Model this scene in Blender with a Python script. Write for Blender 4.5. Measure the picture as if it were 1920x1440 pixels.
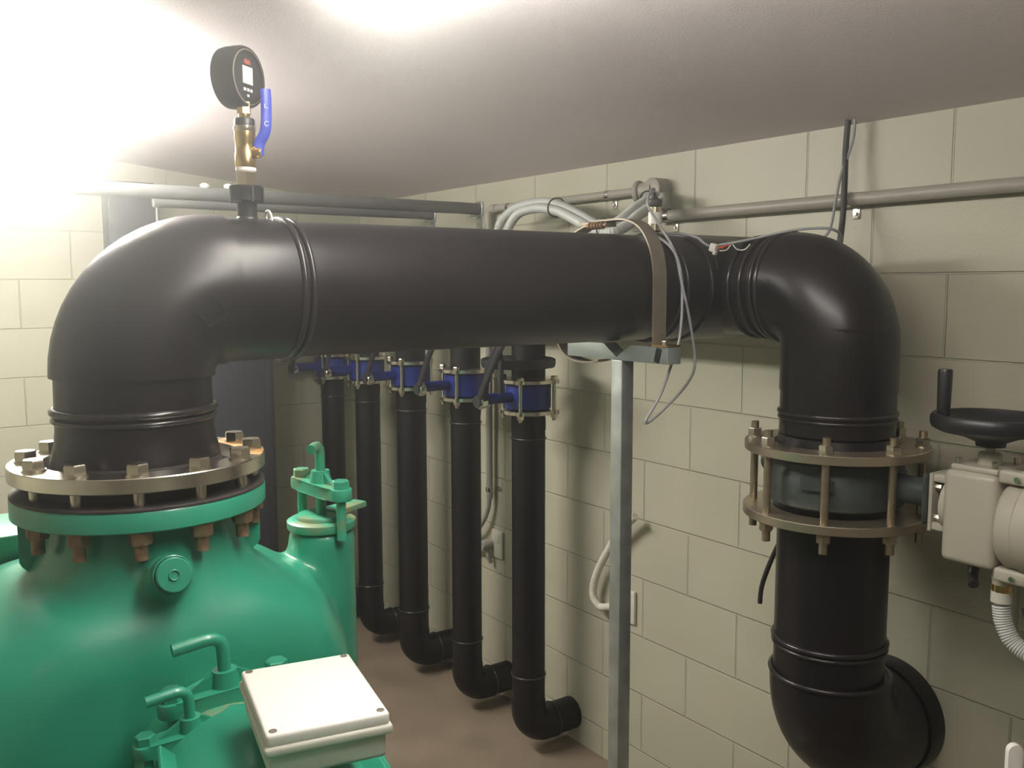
import bpy, bmesh, math, random
from mathutils import Vector, Matrix, Euler

for o in list(bpy.data.objects):
    bpy.data.objects.remove(o, do_unlink=True)
SC = bpy.context.scene
C = SC.collection
PI = math.pi
V = Vector

# ------------------------------------------------------------------ camera
cd = bpy.data.cameras.new('camera')
cam = bpy.data.objects.new('camera', cd)
C.objects.link(cam)
cam.location = (4.2245, -2.0832, 1.6814)
cam.rotation_euler = (1.4634, 0.0022, 0.9517)
cd.sensor_width = 36.0
cd.lens = 1731.67 / 1920 * 36.0
cd.clip_start = 0.02
SC.camera = cam

# ------------------------------------------------------------------ world, exposure
w = bpy.data.worlds.new('world')
SC.world = w
w.use_nodes = True
w.node_tree.nodes['Background'].inputs[0].default_value = (0.9, 0.95, 1.0, 1)
w.node_tree.nodes['Background'].inputs[1].default_value = 0.02
SC.view_settings.view_transform = 'Standard'
SC.view_settings.look = 'None'
SC.view_settings.exposure = -0.92
SC.view_settings.gamma = 1.0
SC.view_settings.use_curve_mapping = False
BLOOM_HAZE = 0.12  # scatter added through the whole room, imitates lens bloom around the back batten
vs_ = w.node_tree.nodes.new('ShaderNodeVolumeScatter')
vs_.inputs['Density'].default_value = BLOOM_HAZE
vs_.inputs['Anisotropy'].default_value = 0.93
w.node_tree.links.new(vs_.outputs[0], w.node_tree.nodes['World Output'].inputs['Volume'])
LAMP_BACK = 240.0      # emission of the batten near the back wall
LAMP_NEAR = 58.0      # emission of the batten ahead of the camera
LAMP_REAR = 2.5      # batten behind the camera

# ------------------------------------------------------------------ materials
def mat(name, col, rough=0.5, metal=0.0, noise=0.0, nscale=20.0, bump=0.0, bscale=60.0, spec=0.5, col2=None, coat=0.0):
    m = bpy.data.materials.new(name)
    m.use_nodes = True
    nt = m.node_tree
    b = nt.nodes['Principled BSDF']
    b.inputs['Base Color'].default_value = (*col, 1)
    b.inputs['Roughness'].default_value = rough
    b.inputs['Metallic'].default_value = metal
    b.inputs['Specular IOR Level'].default_value = spec
    b.inputs['Coat Weight'].default_value = coat
    tc = nt.nodes.new('ShaderNodeTexCoord')
    if noise or col2:
        n = nt.nodes.new('ShaderNodeTexNoise')
        n.inputs['Scale'].default_value = nscale
        n.inputs['Detail'].default_value = 5
        nt.links.new(tc.outputs['Object'], n.inputs['Vector'])
        r = nt.nodes.new('ShaderNodeValToRGB')
        if col2:
            r.color_ramp.elements[0].position = 0.52
            r.color_ramp.elements[1].position = 0.68
            r.color_ramp.elements[0].color = (*col, 1)
            r.color_ramp.elements[1].color = (*col2, 1)
        else:
            r.color_ramp.elements[0].position = 0.3
            r.color_ramp.elements[1].position = 0.7
            r.color_ramp.elements[0].color = (*[c * (1 - noise) for c in col], 1)
            r.color_ramp.elements[1].color = (*[min(1, c * (1 + noise)) for c in col], 1)
        nt.links.new(n.outputs['Fac'], r.inputs['Fac'])
        nt.links.new(r.outputs['Color'], b.inputs['Base Color'])
    if bump:
        n2 = nt.nodes.new('ShaderNodeTexNoise')
        n2.inputs['Scale'].default_value = bscale
        n2.inputs['Detail'].default_value = 3
        nt.links.new(tc.outputs['Object'], n2.inputs['Vector'])
        bp = nt.nodes.new('ShaderNodeBump')
        bp.inputs['Strength'].default_value = bump
        bp.inputs['Distance'].default_value = 0.004
        nt.links.new(n2.outputs['Fac'], bp.inputs['Height'])
        nt.links.new(bp.outputs['Normal'], b.inputs['Normal'])
    return m

def block_mat(name, axis, off, col):
    """painted concrete blocks 400 x 200 mm in running bond; axis 0: wall runs along x, 1: along y"""
    m = bpy.data.materials.new(name)
    m.use_nodes = True
    nt = m.node_tree
    L = nt.links
    b = nt.nodes['Principled BSDF']
    b.inputs['Roughness'].default_value = 0.42
    b.inputs['Specular IOR Level'].default_value = 0.45
    tc = nt.nodes.new('ShaderNodeTexCoord')
    sp = nt.nodes.new('ShaderNodeSeparateXYZ')
    L.new(tc.outputs['Object'], sp.inputs[0])
    a = nt.nodes.new('ShaderNodeMath')
    if axis == 0:
        a.operation = 'ADD'
        L.new(sp.outputs['X'], a.inputs[0])
        a.inputs[1].default_value = off
    else:
        a.operation = 'SUBTRACT'
        a.inputs[0].default_value = off
        L.new(sp.outputs['Y'], a.inputs[1])
    z = nt.nodes.new('ShaderNodeMath')
    z.operation = 'ADD'
    z.inputs[1].default_value = 8.0 - 1.705
    L.new(sp.outputs['Z'], z.inputs[0])
    cb = nt.nodes.new('ShaderNodeCombineXYZ')
    L.new(a.outputs[0], cb.inputs[0])
    L.new(z.outputs[0], cb.inputs[1])
    br = nt.nodes.new('ShaderNodeTexBrick')
    br.offset = 0.5
    br.offset_frequency = 2
    br.inputs['Scale'].default_value = 1.0
    br.inputs['Brick Width'].default_value = 0.4
    br.inputs['Row Height'].default_value = 0.2
    br.inputs['Mortar Size'].default_value = 0.0034
    br.inputs['Mortar Smooth'].default_value = 0.6
    br.inputs['Color1'].default_value = (1, 1, 1, 1)
    br.inputs['Color2'].default_value = (0.96, 0.96, 0.96, 1)
    br.inputs['Mortar'].default_value = (0.9, 0.9, 0.88, 1)
    L.new(cb.outputs[0], br.inputs['Vector'])
    n = nt.nodes.new('ShaderNodeTexNoise')
    n.inputs['Scale'].default_value = 3.0
    n.inputs['Detail'].default_value = 6
    L.new(tc.outputs['Object'], n.inputs['Vector'])
    r = nt.nodes.new('ShaderNodeValToRGB')
    r.color_ramp.elements[0].position = 0.35
    r.color_ramp.elements[1].position = 0.65
    r.color_ramp.elements[0].color = (*[c * 0.95 for c in col], 1)
    r.color_ramp.elements[1].color = (*[c * 1.03 for c in col], 1)
    L.new(n.outputs['Fac'], r.inputs['Fac'])
    mx = nt.nodes.new('ShaderNodeMix')
    mx.data_type = 'RGBA'
    mx.blend_type = 'MULTIPLY'
    mx.inputs['Factor'].default_value = 1.0
    L.new(r.outputs['Color'], mx.inputs['A'])
    L.new(br.outputs['Color'], mx.inputs['B'])
    L.new(mx.outputs['Result'], b.inputs['Base Color'])
    g = nt.nodes.new('ShaderNodeTexNoise')
    g.inputs['Scale'].default_value = 130.0
    g.inputs['Detail'].default_value = 3
    L.new(tc.outputs['Object'], g.inputs['Vector'])
    b1 = nt.nodes.new('ShaderNodeBump')
    b1.inputs['Strength'].default_value = 0.25
    b1.inputs['Distance'].default_value = 0.002
    L.new(g.outputs['Fac'], b1.inputs['Height'])
    b2 = nt.nodes.new('ShaderNodeBump')
    b2.invert = True
    b2.inputs['Strength'].default_value = 0.9
    b2.inputs['Distance'].default_value = 0.004
    L.new(br.outputs['Fac'], b2.inputs['Height'])
    L.new(b1.outputs['Normal'], b2.inputs['Normal'])
    L.new(b2.outputs['Normal'], b.inputs['Normal'])
    return m

def emit(name, col, s):
    m = bpy.data.materials.new(name)
    m.use_nodes = True
    b = m.node_tree.nodes['Principled BSDF']
    b.inputs['Base Color'].default_value = (0.9, 0.9, 0.9, 1)
    b.inputs['Emission Color'].default_value = (*col, 1)
    b.inputs['Emission Strength'].default_value = s
    return m

WALL = (0.47, 0.455, 0.355)
M = {
    'wallx': block_mat('painted_block_long', 0, 8.0 - 1.849, WALL),
    'wally': block_mat('painted_block_end', 1, 8.0 - 0.3263, WALL),
    'ceiling': mat('ceiling_paint', (0.79, 0.70, 0.75), 0.7, noise=0.03, nscale=2, bump=0.15, bscale=200),
    'floor': mat('dusty_concrete', (0.20, 0.155, 0.112), 0.75, noise=0.22, nscale=4, bump=0.3, bscale=90),
    'pipe': mat('black_polyethylene', (0.0095, 0.0072, 0.0090), 0.33, noise=0.25, nscale=9, bump=0.05, bscale=35, spec=0.38),
    'pipe2': mat('black_polyethylene_riser', (0.0065, 0.0052, 0.0068), 0.38, noise=0.2, nscale=9, spec=0.3),
    'bead': mat('weld_bead_plastic', (0.022, 0.018, 0.020), 0.22),
    'steel': mat('stainless_steel', (0.78, 0.74, 0.66), 0.26, 1.0, noise=0.12, nscale=14),
    'steeldust': mat('stainless_steel_dusty', (0.50, 0.43, 0.33), 0.36, 0.9, noise=0.2, nscale=9),
    'bolt': mat('bolt_steel', (0.66, 0.61, 0.52), 0.25, 1.0, noise=0.1, nscale=40),
    'dust': mat('orange_dust', (0.50, 0.28, 0.10), 0.65, noise=0.35, nscale=60),
    'rust': mat('rusty_nut', (0.30, 0.19, 0.12), 0.6, 0.6, noise=0.4, nscale=60),
    'stud': mat('stud_steel', (0.42, 0.34, 0.25), 0.38, 0.9, noise=0.15, nscale=60),
    'green': mat('green_enamel', (0.026, 0.29, 0.180), 0.37, noise=0.10, nscale=6, bump=0.12, bscale=28, spec=0.6, coat=0.3),
    'greend': mat('green_enamel_dusty', (0.05, 0.36, 0.225), 0.36, bump=0.12, bscale=40, col2=(0.30, 0.27, 0.14), nscale=14),
    'rubber': mat('rubber_gasket', (0.045, 0.036, 0.033), 0.7, noise=0.3, nscale=20),
    'blue': mat('blue_valve_paint', (0.007, 0.019, 0.16), 0.35, noise=0.15, nscale=30, bump=0.1, bscale=80),
    'bluehandle': mat('blue_handle_vinyl', (0.035, 0.06, 0.42), 0.4),
    'black': mat('black_plastic', (0.018, 0.017, 0.020), 0.38),
    'chrome': mat('zinc_plate', (0.72, 0.71, 0.68), 0.2, 1.0),
    'brass': mat('brass', (0.70, 0.50, 0.22), 0.24, 1.0, noise=0.12, nscale=30),
    'nickel': mat('nickel_brass', (0.78, 0.70, 0.55), 0.2, 1.0),
    'galv': mat('galvanised_steel', (0.40, 0.43, 0.43), 0.36, 0.75, noise=0.22, nscale=22),
    'galvpaint': mat('grey_primer', (0.22, 0.25, 0.235), 0.5, 0.2, noise=0.1, nscale=18),
    'strap': mat('strap_steel', (0.24, 0.21, 0.17), 0.5, 0.55, noise=0.2, nscale=18),
    'conduit': mat('grey_conduit', (0.34, 0.32, 0.28), 0.42, noise=0.04, nscale=8),
    'flex': mat('grey_flexible_conduit', (0.50, 0.51, 0.50), 0.45),
    'cable': mat('grey_cable', (0.30, 0.30, 0.32), 0.45),
    'cabled': mat('black_cable', (0.02, 0.018, 0.02), 0.45),
    'cream': mat('cream_casting', (0.43, 0.405, 0.335), 0.42, noise=0.04, nscale=9, bump=0.05, bscale=60),
    'white': mat('white_plastic', (0.90, 0.88, 0.83), 0.38),
    'whitebox': mat('pale_box_plastic', (0.66, 0.66, 0.58), 0.40),
    'outlet': mat('outlet_plastic', (0.62, 0.60, 0.52), 0.4),
    'cabinet': mat('grey_cabinet_paint', (0.028, 0.030, 0.038), 0.45, noise=0.06, nscale=6),
    'rail': mat('dull_grey_pipe', (0.13, 0.13, 0.13), 0.5, noise=0.12, nscale=14),
    'valve': mat('dark_valve_coating', (0.045, 0.055, 0.052), 0.42, noise=0.25, nscale=22),
    'red': mat('red_wire', (0.55, 0.06, 0.03), 0.5),
    'dark': mat('dark_hole', (0.01, 0.01, 0.01), 0.8),
    'scratch': mat('scuffed_plastic', (0.07, 0.06, 0.06), 0.5),
    'screen': mat('gauge_screen', (0.75, 0.76, 0.72), 0.3),
    'print': mat('white_print', (0.75, 0.75, 0.75), 0.6),
    'printred': mat('red_print', (0.35, 0.08, 0.05), 0.6),
    'lamp1': emit('tube_light_back', (1.0, 0.97, 0.86), LAMP_BACK),
    'lamp2': emit('tube_light_near', (1.0, 0.95, 0.85), LAMP_NEAR),
    'lamp3': emit('tube_light_rear', (1.0, 0.95, 0.85), LAMP_REAR),
    'lampbody': mat('lamp_body', (0.8, 0.8, 0.8), 0.4),
}

# ------------------------------------------------------------------ mesh helper
def basis(d):
    d = V(d).normalized()
    up = V((0, 0, 1)) if abs(d.z) < 0.95 else V((1, 0, 0))
    a = up.cross(d).normalized()
    return a, d.cross(a), d

class MB:
    def __init__(s):
        s.b = bmesh.new()
    def _skin(s, rings, closed=False, caps=True):
        B = s.b
        R = [[B.verts.new(p) for p in r] for r in rings]
        n = len(R[0])
        m = len(R)
        for i in range(m if closed else m - 1):
            a, c = R[i], R[(i + 1) % m]
            for k in range(n):
                try:
                    B.faces.new((a[k], a[(k + 1) % n], c[(k + 1) % n], c[k]))
                except ValueError:
                    pass
        if caps and not closed:
            B.faces.new(list(reversed(R[0])))
            B.faces.new(R[-1])
        return s
    def lathe(s, prof, o=(0, 0, 0), d=(0, 0, 1), seg=48, ph=0.0, closed=False, caps=True):
        """prof: list of (radius, distance along d)"""
        a, b, d = basis(d)
        o = V(o)
        rings = []
        for r, h in prof:
            rings.append([o + d * h + (a * math.cos(ph + 2 * PI * k / seg) + b * math.sin(ph + 2 * PI * k / seg)) * max(r, 1e-5) for k in range(seg)])
        return s._skin(rings, closed, caps)
    def cyl(s, p0, p1, r, r1=None, seg=32, ph=0.0):
        p0, p1 = V(p0), V(p1)
        L = (p1 - p0).length
        return s.lathe([(r, 0), (r if r1 is None else r1, L)], p0, p1 - p0, seg, ph)
    def ring(s, o, d, ro, ri, t, seg=64):
        """flat ring, thickness t centred on o; closed profile"""
        c = min(0.0015, t * .2)
        return s.lathe([(ri, -t / 2), (ro - c, -t / 2), (ro, -t / 2 + c), (ro, t / 2 - c), (ro - c, t / 2), (ri, t / 2)], o, d, seg, closed=True)
    def torus(s, o, d, R, r, seg=48, rs=10):
        pf = [(R + r * math.cos(2 * PI * k / rs), r * math.sin(2 * PI * k / rs)) for k in range(rs)]
        return s.lathe(pf, o, d, seg, closed=True)
    def box(s, c, size, rot=None, ch=0.0):
        hx, hy, hz = [q / 2 for q in size]
        c = V(c)
        Rm = rot if isinstance(rot, Matrix) else (Euler(rot).to_matrix() if rot else Matrix.Identity(3))
        v = [s.b.verts.new(c + Rm @ V((x * hx, y * hy, z * hz))) for x in (-1, 1) for y in (-1, 1) for z in (-1, 1)]
        fs = []
        for f in ((0, 1, 3, 2), (4, 6, 7, 5), (0, 4, 5, 1), (2, 3, 7, 6), (0, 2, 6, 4), (1, 5, 7, 3)):
            fs.append(s.b.faces.new([v[i] for i in f]))
        if ch:
            ed = list({e for f in fs for e in f.edges})
            bmesh.ops.bevel(s.b, geom=ed, offset=ch, segments=3, profile=0.5, affect='EDGES')
        return s
    def prism(s, poly, o, ux, uy, n, t, ch=0.0):
        """2-d polygon in plane (ux, uy) at o, extruded t along n"""
        o, ux, uy, n = V(o), V(ux).normalized(), V(uy).normalized(), V(n).normalized()
        A = [s.b.verts.new(o + ux * x + uy * y) for x, y in poly]
        D = [s.b.verts.new(o + ux * x + uy * y + n * t) for x, y in poly]
        k = len(A)
        fs = [s.b.faces.new(list(reversed(A))), s.b.faces.new(D)]
        for i in range(k):
            fs.append(s.b.faces.new((A[i], A[(i + 1) % k], D[(i + 1) % k], D[i])))
        if ch:
            ed = list({e for f in fs[:2] for e in f.edges})
            bmesh.ops.bevel(s.b, geom=ed, offset=ch, segments=2, profile=0.5, affect='EDGES')
        return s
    def tube(s, pts, r, seg=12, smooth=True, n=10, ribs=None, flat=None):
        pts = [V(p) for p in pts]
        P = spline(pts, n) if smooth and len(pts) > 2 else pts
        if ribs:
            P = resample(P, ribs)
        T = []
        for i in range(len(P)):
            T.append((P[min(i + 1, len(P) - 1)] - P[max(i - 1, 0)]).normalized())
        a, b, _ = basis(T[0])
        rings = []
        for i, p in enumerate(P):
            if i:
                q = T[i - 1].rotation_difference(T[i])
                a = q @ a
                b = q @ b
            rr = r[i] if isinstance(r, (list, tuple)) else r
            if ribs:
                rr = r * (1.0 if i % 2 else 0.9)
            fa, fb = flat if flat else (1, 1)
            rings.append([p + (a * math.cos(2 * PI * k / seg) * fa + b * math.sin(2 * PI * k / seg) * fb) * rr for k in range(seg)])
        return s._skin(rings)
    def hexa(s, o, d, af, h, ph=0.0):
        """hexagonal prism with a chamfered top, af = across flats"""
        R = af / math.sqrt(3)
        return s.lathe([(R, 0), (R, h * .82), (R * .9, h)], o, d, 6, ph)
    def dome(s, o, d, r, h, seg=32, n=6):
        return s.lathe([(r * math.cos(i / n * PI / 2), h * math.sin(i / n * PI / 2)) for i in range(n + 1)], o, d, seg)
    def build(s, name, m, parent=None, ang=38, label=None, loc=None):
        B = s.b
        if name in ('weld_bead', 'fork') and not label:
            B.verts.ensure_lookup_table()
            B.verts.index_update()
            seen, isl = set(), []
            for v in B.verts:
                if v.index in seen:
                    continue
                st_, grp = [v], []
                seen.add(v.index)
                while st_:
                    q = st_.pop()
                    grp.append(q)
                    for e in q.link_edges:
                        z = e.other_vert(q)
                        if z.index not in seen:
                            seen.add(z.index)
                            st_.append(z)
                isl.append(grp)
            if len(isl) > 1:
                out = None
                for grp in isl:
                    nb = MB()
                    mp = {v: nb.b.verts.new(v.co) for v in grp}
                    for f in {f for v in grp for f in v.link_faces}:
                        nb.b.faces.new([mp[v] for v in f.verts])
                    nb.b.verts.index_update()
                    out = nb.build(name, m, parent, ang, label, loc)
                B.free()
                return out
        bmesh.ops.recalc_face_normals(B, faces=B.faces)
        lim = math.radians(ang)
        for e in B.edges:
            e.smooth = not (len(e.link_faces) == 2 and e.calc_face_angle(0) > lim)
        for f in B.faces:
            f.smooth = True
        me = bpy.data.meshes.new(name)
        o = bpy.data.objects.new(name, me)
        off = V((0, 0, 0))
        if parent is not None:
            off = V(parent.get('_w', (0, 0, 0)))
        elif loc is not None:
            off = V(loc)
        if off.length > 0:
            bmesh.ops.translate(B, verts=B.verts, vec=-off)
        B.to_mesh(me)
        B.free()
        me.materials.append(M[m] if isinstance(m, str) else m)
        C.objects.link(o)
        if parent is not None:
            o.parent = parent
            o['_w'] = tuple(off)
        elif loc is not None:
            o.location = off
            o['_w'] = tuple(off)
        if label:
            o['label'] = label
        return o

def spline(P, n=10):
    out = []
    for i in range(len(P) - 1):
        p0 = P[max(i - 1, 0)]
        p1, p2 = P[i], P[i + 1]
        p3 = P[min(i + 2, len(P) - 1)]
        for k in range(n):
            t = k / n
            out.append(0.5 * ((2 * p1) + (-p0 + p2) * t + (2 * p0 - 5 * p1 + 4 * p2 - p3) * t * t + (-p0 + 3 * p1 - 3 * p2 + p3) * t ** 3))
    out.append(P[-1])
    return out

def resample(P, step):
    out = [P[0]]
    acc = 0.0
    for i in range(1, len(P)):
        a, b = P[i - 1], P[i]
        L = (b - a).length
        while acc + L >= step:
            t = (step - acc) / L
            a = a + (b - a) * t
            out.append(a.copy())
            L = (b - a).length
            acc = 0.0
        acc += L
    return out

def arc(c, u, v, R, a0, a1, n=12):
    """arc points around c in plane (u, v)"""
    c, u, v = V(c), V(u), V(v)
    return [c + u * R * math.cos(a0 + (a1 - a0) * k / n) + v * R * math.sin(a0 + (a1 - a0) * k / n) for k in range(n + 1)]

def thing(name, label, cat, loc=(0, 0, 0), group=None):
    o = bpy.data.objects.new(name, None)
    C.objects.link(o)
    o.location = loc
    o['_w'] = tuple(loc)
    o.empty_display_size = 0.05
    tag(o, label, cat, group)
    return o
def tag(o, label, cat, group=None):
    o['label'] = label
    o['category'] = cat
    if group:
        o['group'] = group
    return o
def struct(name, mb, m):
    o = mb.build(name, m)
    o['kind'] = 'structure'
    return o
def dup(root, delta, label=None):
    """copy a thing with its parts and sub-parts, moved by delta"""
    r = root.copy()
    C.objects.link(r)
    r.location = root.location + V(delta)
    if label:
        r['label'] = label
    for ch in list(root.children):
        c = ch.copy()
        C.objects.link(c)
        c.parent = r
        for g in list(ch.children):
            d = g.copy()
            C.objects.link(d)
            d.parent = c
    return r

CE = lambda y: 2.08 - 0.11 * y          # the ceiling rises away from the right wall

# ================================================================== SETTING
X1, Y1 = 5.6, -3.4
struct('floor', MB().box((X1 / 2 - .1, Y1 / 2, -.05), (X1 + .4, -Y1 + .4, .1)), 'floor')
struct('wall_right', MB().box((X1 / 2, .1, 1.3), (X1 + .4, .2, 2.6)), 'wallx')
struct('wall_back', MB().box((-.1, Y1 / 2, 1.3), (.2, -Y1, 2.6)), 'wally')
struct('wall_left', MB().box((X1 / 2, Y1 - .1, 1.3), (X1 + .4, .2, 2.6)), 'wallx')
struct('wall_front', MB().box((X1 + .1, Y1 / 2, 1.3), (.2, -Y1, 2.6)), 'wally')
m = MB()
m.prism([(.2, CE(.2)), (Y1 - .2, CE(Y1 - .2)), (Y1 - .2, CE(Y1 - .2) + .15), (.2, CE(.2) + .15)], (-.2, 0, 0), (0, 1, 0), (0, 0, 1), (1, 0, 0), X1 + .4)
struct('ceiling', m, 'ceiling')

# ================================================================== LAMPS
def batten(name, c, axis, L, mm, label):
    c = V(c) - V((0, 0, .045))
    t = thing(name, label, 'lamp', c)
    dx, dy = (L, .16) if axis == 'x' else (.16, L)
    rot = (0, 0, 0) if axis == 'x' else None
    sl = Euler((math.atan(-0.11), 0, 0)).to_matrix()
    MB().box(c + V((0, 0, .008)), (dx - .07, dy - .08, .070), sl, .003).build('lamp_body', 'lampbody', t)
    MB().box(c + V((0, 0, -.048)), (dx, dy, .052), sl, .016).build('diffuser', mm, t)
    return t
batten('ceiling_light', (1.32, -1.68, CE(-1.68)), 'x', 1.25, 'lamp1', 'bright white fluorescent batten on the ceiling near the back wall')
batten('ceiling_light', (3.42, -1.39, CE(-1.39)), 'x', 1.2, 'lamp2', 'white fluorescent batten on the ceiling ahead of the camera')
batten('ceiling_light', (4.6, -2.7, CE(-2.7)), 'x', 1.2, 'lamp3', 'white fluorescent batten on the ceiling behind the camera')

# ================================================================== BIG PIPEWORK
ZM = 1.673                    # height of the main axis
XM = 2.58                     # main pipe runs along y at this x
YP = -1.70                    # axis of the pump discharge
XV, YV = 2.955, -.27          # axis of the vertical pipe by the wall
RP = .125

def elbow_mb(c, u, v, R, r, l0, l1, n=14):
    """90 degree bend: starts going along -u... c = axis corner, legs leave along u and v; R bend radius"""
    c, u, v = V(c), V(u).normalized(), V(v).normalized()
    cc = c + (u + v) * R
    P = [c + u * (R + l0)] + arc(cc, -v, -u, R, 0, PI / 2, n) + [c + v * (R + l1)]
    return P

# --- elbow above the pump
t = thing('discharge_elbow', 'big black plastic elbow rising from the green pump and turning to the right', 'pipe elbow', (XM, YP, 1.39))
P = elbow_mb((XM, YP, ZM), (0, 0, -1), (0, 1, 0), .14, .132, .002, .010)
mb = MB().tube(P, .132, seg=64, smooth=False)
mb.build('elbow_body', 'pipe', t)
# raised moulding mark on the bend, on the side facing the camera
mk = MB()
cx = V((XM + .1302, -1.607, 1.640))
for a in range(4):
    ang = math.radians(38 + 90 * a)
    d = V((0, math.cos(ang), math.sin(ang)))
    q = V((0, -math.sin(ang), math.cos(ang)))
    mk.box(cx + d * .019, (.0050, .0022, .040), Matrix((V((1, 0, 0)), d, q)).transposed())
mk.build('moulded_mark', 'pipe', t)
mb = MB().lathe([(.125, .01), (.125, 0), (.1265, -.10), (.129, -.120), (.134, -.138), (.136, -.150)], (XM, YP, 1.540), (0, 0, 1), 64)
mb.build('lower_socket', 'pipe', t)
mb = MB().torus((XM, YP, 1.474), (0, 0, 1), .128, .0068, 64).torus((XM, YP, 1.460), (0, 0, 1), .127, .0055, 64)
mb.build('weld_bead', 'bead', t)
MB().lathe([(.125, -.05), (.1275, 0), (.1275, .105), (.125, .105)], (XM, -1.550, ZM), (0, 1, 0), 64).build('side_socket', 'pipe', t)
# stub flange below the backing ring
MB().lathe([(.136, .048), (.140, .026), (.156, .022), (.156, 0)], (XM, YP, 1.3435), (0, 0, 1), 64).build('stub_flange', 'rubber', t)

# --- main pipe
t = thing('main_pipe', 'long straight large black pipe running across the room to the right wall', 'pipe', (XM, -1.0, ZM))
MB().lathe([(RP, 0), (RP, 1.02)], (XM, -1.446, ZM), (0, 1, 0), 72).build('pipe_barrel', 'pipe', t)
for y, r, q in ((-1.440, .1275, .0065), (-1.424, .1270, .0055)):
    MB().torus((XM, y, ZM), (0, 1, 0), r, q, 64).build('weld_bead', 'bead', t)
cl = MB().torus((XM + .02, -1.462, ZM + .128), (0, 1, .15), .013, .0022, 24, 8)
tag(cl.build('cable_tie', 'white'), 'small white plastic tie lying on the main pipe just behind its first weld ring', 'cable tie')

# --- corner tee behind the strap, joining main, riser header and the leg to the wall side
t = thing('pipe_tee', 'black pipe corner fitting with ribbed joints between the metal strap and the right elbow', 'pipe fitting', (XM, YV, ZM))
mb = MB()
mb.lathe([(.131, 0), (.131, .29)], (XM, -.425, ZM), (0, 1, 0), 64)
mb.lathe([(.127, 0), (.127, .12)], (XM, -.53, ZM), (0, 1, 0), 64)
mb.build('fitting_body', 'pipe', t)
MB().lathe([(.118, -.08), (.118, .245)], (XM, YV, ZM), (1, 0, 0), 64).build('side_leg', 'pipe', t)
for x, r in ((2.728, .121), (2.762, .121), (2.792, .124)):
    MB().torus((x, YV, ZM), (1, 0, 0), r, .005, 64).build('weld_bead', 'bead', t)
for y in (-.518, -.50, -.42):
    MB().torus((XM, y, ZM), (0, 1, 0), .128, .0048, 64).build('weld_bead', 'bead', t)

# --- header feeding the risers
t = thing('riser_header', 'black header pipe along the wall hidden behind the main pipe', 'pipe', (1.3, -.2, ZM))
MB().cyl((2.46, YV, ZM), (.20, YV, ZM), .10, seg=48).dome((.20, YV, ZM), (-1, 0, 0), .10, .04).build('header_barrel', 'pipe2', t)

# --- right elbow and vertical pipe
t = thing('drop_elbow', 'large black elbow turning down beside the right wall', 'pipe elbow', (XV, YV, 1.34))
P = elbow_mb((XV, YV, ZM), (-1, 0, 0), (0, 0, -1), .132, .128, .004, .10)
MB().tube(P, .1285, seg=64, smooth=False).build('elbow_body', 'pipe', t)
MB().torus((XV - .140, YV, ZM), (1, 0, 0), .128, .006, 64).torus((XV - .158, YV, ZM), (1, 0, 0), .125, .005, 64).build('weld_bead', 'bead', t)
MB().lathe([(.1262, .24), (.1262, 0)], (XV, YV, 1.345), (0, 0, 1), 64).build('lower_socket', 'pipe', t)
MB().torus((XV, YV, 1.392), (0, 0, 1), .127, .0055, 64).torus((XV, YV, 1.379), (0, 0, 1), .127, .004, 64).build('weld_bead', 'bead', t)
MB().lathe([(.127, .05), (.134, .02), (.152, .018), (.152, 0)], (XV, YV, 1.290), (0, 0, 1), 64).build('stub_flange', 'pipe', t)

# --- pipe below the valve and bend into the wall
t = thing('wall_elbow', 'large black bend at the lower right curving from the valve into the wall', 'pipe elbow', (XV, YV, .50))
MB().lathe([(.152, .172), (.152, .156), (.127, .14), (.1245, .12), (.1245, -.26)], (XV, YV, 1.0), (0, 0, 1), 64).build('upper_socket', 'pipe', t)
MB().torus((XV, YV, .862), (0, 0, 1), .126, .0058, 64).torus((XV, YV, .848), (0, 0, 1), .126, .0045, 64).build('weld_bead', 'bead', t)
P = elbow_mb((XV, YV + .01, .604), (0, 0, 1), (0, 1, 0), .150, .138, .025, .05)
MB().tube(P, .1375, seg=64, smooth=False).build('elbow_body', 'pipe', t)
MB().torus((XV, YV + .005, .779), (0, 0, 1), .1345, .005, 64).build('socket_lip', 'bead', t)
MB().lathe([(.142, 0), (.144, .004), (.144, .055)], (XV, -.056, .604), (0, 1, 0), 64).build('wall_collar', 'pipe', t)

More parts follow.
